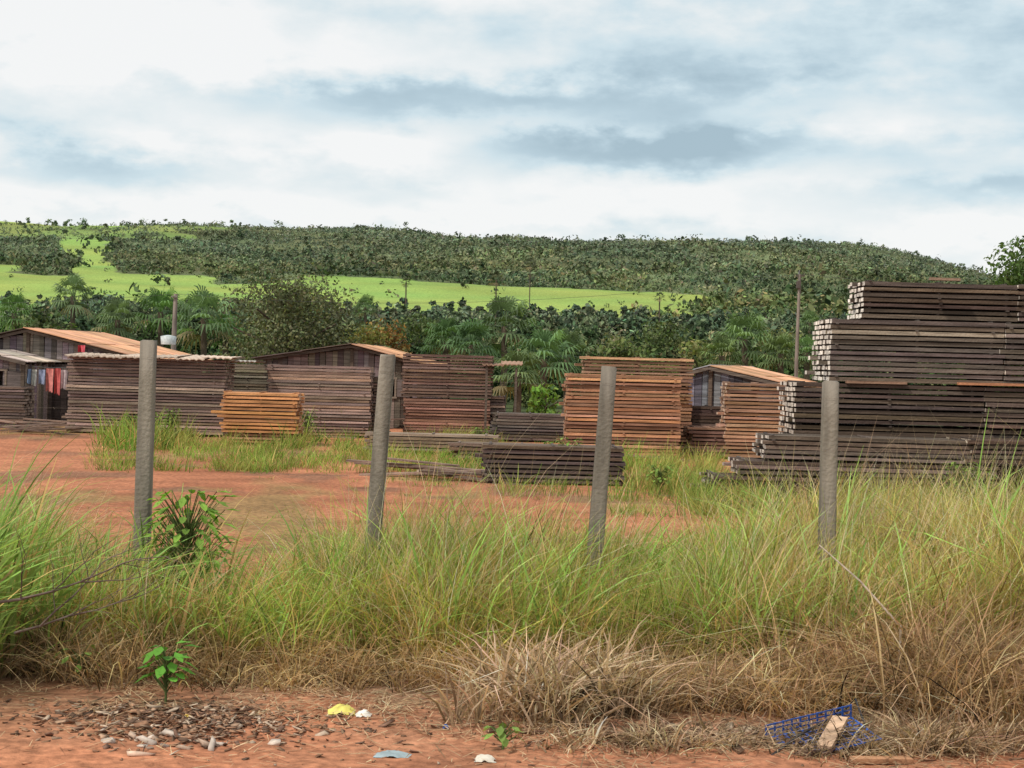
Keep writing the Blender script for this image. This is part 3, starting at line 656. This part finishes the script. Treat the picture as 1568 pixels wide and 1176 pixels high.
x,y=G(1262,1150); e=empty('broken_plastic_crate',(x,y,float(terrain(x,y))+.04)); e.rotation_euler=(.2,-.16,.35); e.scale=(1.05,.85,.75); A=Acc(); bl=(.03,.10,.38)
for i in range(11): box(A,(-.25+i*.05,0,.0),(.005,.17,.003),bl)
for j in range(8): box(A,(0,-.16+j*.046,.001),(.25,.005,.0025),bl)
for i in range(11): box(A,(-.25+i*.05,.175,.05),(.005,.003,.05),bl)
for j in range(3): box(A,(0,.18,.02+j*.035),(.25,.002,.005),bl)
A.make('lattice',M_plain,e)
A=Acc()
dead(x+.16,y+.16,.22,.05,12,.2,1.7,(.5,.37,.24)); dead(x-.1,y-.22,.2,.03,6,.09,1.7,(.5,.37,.24)); dead(x+.15,y-.1,.1,.08,5,.14,1.7,(.5,.37,.24)); A.make('dead_grass_clumps',M_grass)
x,y=G(1275,1152); A=Acc(); box(A,(x,y,.10),(.14,.042,.012),(.50,.34,.23),R=rz(1.05)@ry(-.4),endcol=(.6,.43,.3)); A.make('broken_plank',M_wood)
x,y=G(1350,1174); A=Acc(); box(A,(x,y,.03),(.16,.035,.012),(.42,.22,.12),R=rz(.1),endcol=(.5,.3,.18)); A.make('broken_plank',M_wood)
A=Acc(); pts=[]
for (px,py,D,zz) in [(1180,1150,8.3,.03),(1230,1125,8.6,.09),(1290,1112,8.9,.14),(1310,1095,9.0,.2),(1330,1125,8.8,.06)]:
    q=P(px,py,D); pts.append((q[0],q[1],zz))
tube(A,pts,.007,(.02,.02,.025),6); A.make('black_hose',M_plain)

# ---------- sky ----------
W=bpy.data.worlds.new('World'); S.world=W; W.use_nodes=True; nt=W.node_tree; N=nt.nodes; L=nt.links
for q in list(N): N.remove(q)
def inp(s,v):
    if isinstance(v,(int,float)): s.default_value=v
    else: L.new(v,s)
def M(op,a,b=0.,c=None):
    m=N.new('ShaderNodeMath'); m.operation=op; inp(m.inputs[0],a); inp(m.inputs[1],b)
    if c is not None: inp(m.inputs[2],c)
    return m.outputs[0]
tc=N.new('ShaderNodeTexCoord'); sp=N.new('ShaderNodeSeparateXYZ'); L.new(tc.outputs['Generated'],sp.inputs[0])
azm=M('ARCTAN2',sp.outputs[0],sp.outputs[1]); el=M('ARCSINE',sp.outputs[2])
def noise(sx,sy,sc,det=6,off=0,rough=.55):
    cb_=N.new('ShaderNodeCombineXYZ'); L.new(M('MULTIPLY',azm,sx),cb_.inputs[0]); L.new(M('MULTIPLY',el,sy),cb_.inputs[1]); cb_.inputs[2].default_value=off
    n_=N.new('ShaderNodeTexNoise'); n_.inputs['Scale'].default_value=sc; n_.inputs['Detail'].default_value=det; n_.inputs['Roughness'].default_value=rough; L.new(cb_.outputs[0],n_.inputs['Vector']); return n_.outputs[0]
na=noise(1,3.0,7,5,0,.5); nb_=noise(1,2.0,20,5,4.2,.55); nc_=noise(1,3.6,4,2,9.1)
wx=M('ADD',azm,M('MULTIPLY',M('SUBTRACT',na,.5),.2)); wy=M('ADD',el,M('MULTIPLY',M('SUBTRACT',nb_,.5),.05))
tot=M('ADD',M('MULTIPLY',M('SUBTRACT',na,.5),1.35),M('MULTIPLY',M('SUBTRACT',nb_,.5),.95))
tot=M('ADD',tot,M('MULTIPLY',M('SUBTRACT',nc_,.5),.5)); tot=M('ADD',tot,.84)
for (px,py,rx_,ry_,s) in [(640,160,.12,.013,-.5),(960,228,.09,.019,-.75),(1120,150,.16,.016,-.42),(200,265,.12,.012,-.42),(120,165,.2,.012,-.05),(1480,60,.18,.045,-.35),(1250,235,.18,.013,-.33),(850,60,.3,.02,-.15),(100,40,.14,.03,.4),(590,230,.035,.016,.5),(820,190,.09,.009,.35),(1000,290,.12,.012,.4),(500,325,.4,.010,.3),(1480,350,.04,.012,.3),(1430,310,.12,.012,-.35),(420,110,.2,.012,.15)]:
    ax=(px-784)/F; ey=(560+(px-784)*.0262-py)/F
    dx=M('DIVIDE',M('SUBTRACT',wx,ax),rx_); dy=M('DIVIDE',M('SUBTRACT',wy,ey),ry_)
    g=M('EXPONENT',M('MULTIPLY',M('ADD',M('MULTIPLY',dx,dx),M('MULTIPLY',dy,dy)),-1.)); tot=M('ADD',tot,M('MULTIPLY',g,s))
cr=N.new('ShaderNodeValToRGB'); L.new(tot,cr.inputs[0]); E=cr.color_ramp
E.elements[0].position=0; E.elements[0].color=(.40,.53,.61,1); E.elements[1].position=1; E.elements[1].color=(.95,.955,.95,1)
for p_,c_ in ((.3,(.51,.65,.73,1)),(.5,(.65,.78,.84,1)),(.72,(.80,.865,.885,1))):
    q=E.elements.new(p_); q.color=c_
sc=N.new('ShaderNodeVectorMath'); sc.operation='SCALE'; L.new(cr.outputs[0],sc.inputs[0]); sc.inputs['Scale'].default_value=10.
sky=N.new('ShaderNodeTexSky'); sky.sky_type='NISHITA'; sky.sun_disc=False; SE=math.radians(52); SR=math.radians(-130)
sky.sun_elevation=SE; sky.sun_rotation=SR; sky.altitude=300
mx=N.new('ShaderNodeMix'); mx.data_type='RGBA'; mx.inputs[0].default_value=.93; L.new(sky.outputs[0],mx.inputs[6]); L.new(sc.outputs[0],mx.inputs[7])
bg=N.new('ShaderNodeBackground'); bg.inputs[1].default_value=.1; L.new(mx.outputs[2],bg.inputs[0]); ow=N.new('ShaderNodeOutputWorld'); L.new(bg.outputs[0],ow.inputs[0])
# ---------- sun ----------
sd=bpy.data.lights.new('sun','SUN'); sd.energy=3.1; sd.angle=math.radians(4); sd.color=(1,.94,.84); so=link(bpy.data.objects.new('sun',sd))
dv=Vector((math.sin(SR)*math.cos(SE),math.cos(SR)*math.cos(SE),math.sin(SE))); so.rotation_euler=dv.to_track_quat('Z','Y').to_euler(); so.location=(-10,-10,30)
# ---------- camera ----------
cd=bpy.data.cameras.new('camera'); cd.sensor_width=36; cd.lens=F*36/1568; cd.clip_end=8000; cd.clip_start=.1
co=link(bpy.data.objects.new('camera',cd))
co.matrix_world=Matrix.Translation((0,0,CAMH))@Matrix.Rotation(math.radians(90)-math.atan(PITCH/F),4,'X')@Matrix.Rotation(TH,4,'Z')
S.camera=co
S.view_settings.view_transform='Standard'; S.view_settings.look='None'; S.view_settings.exposure=0
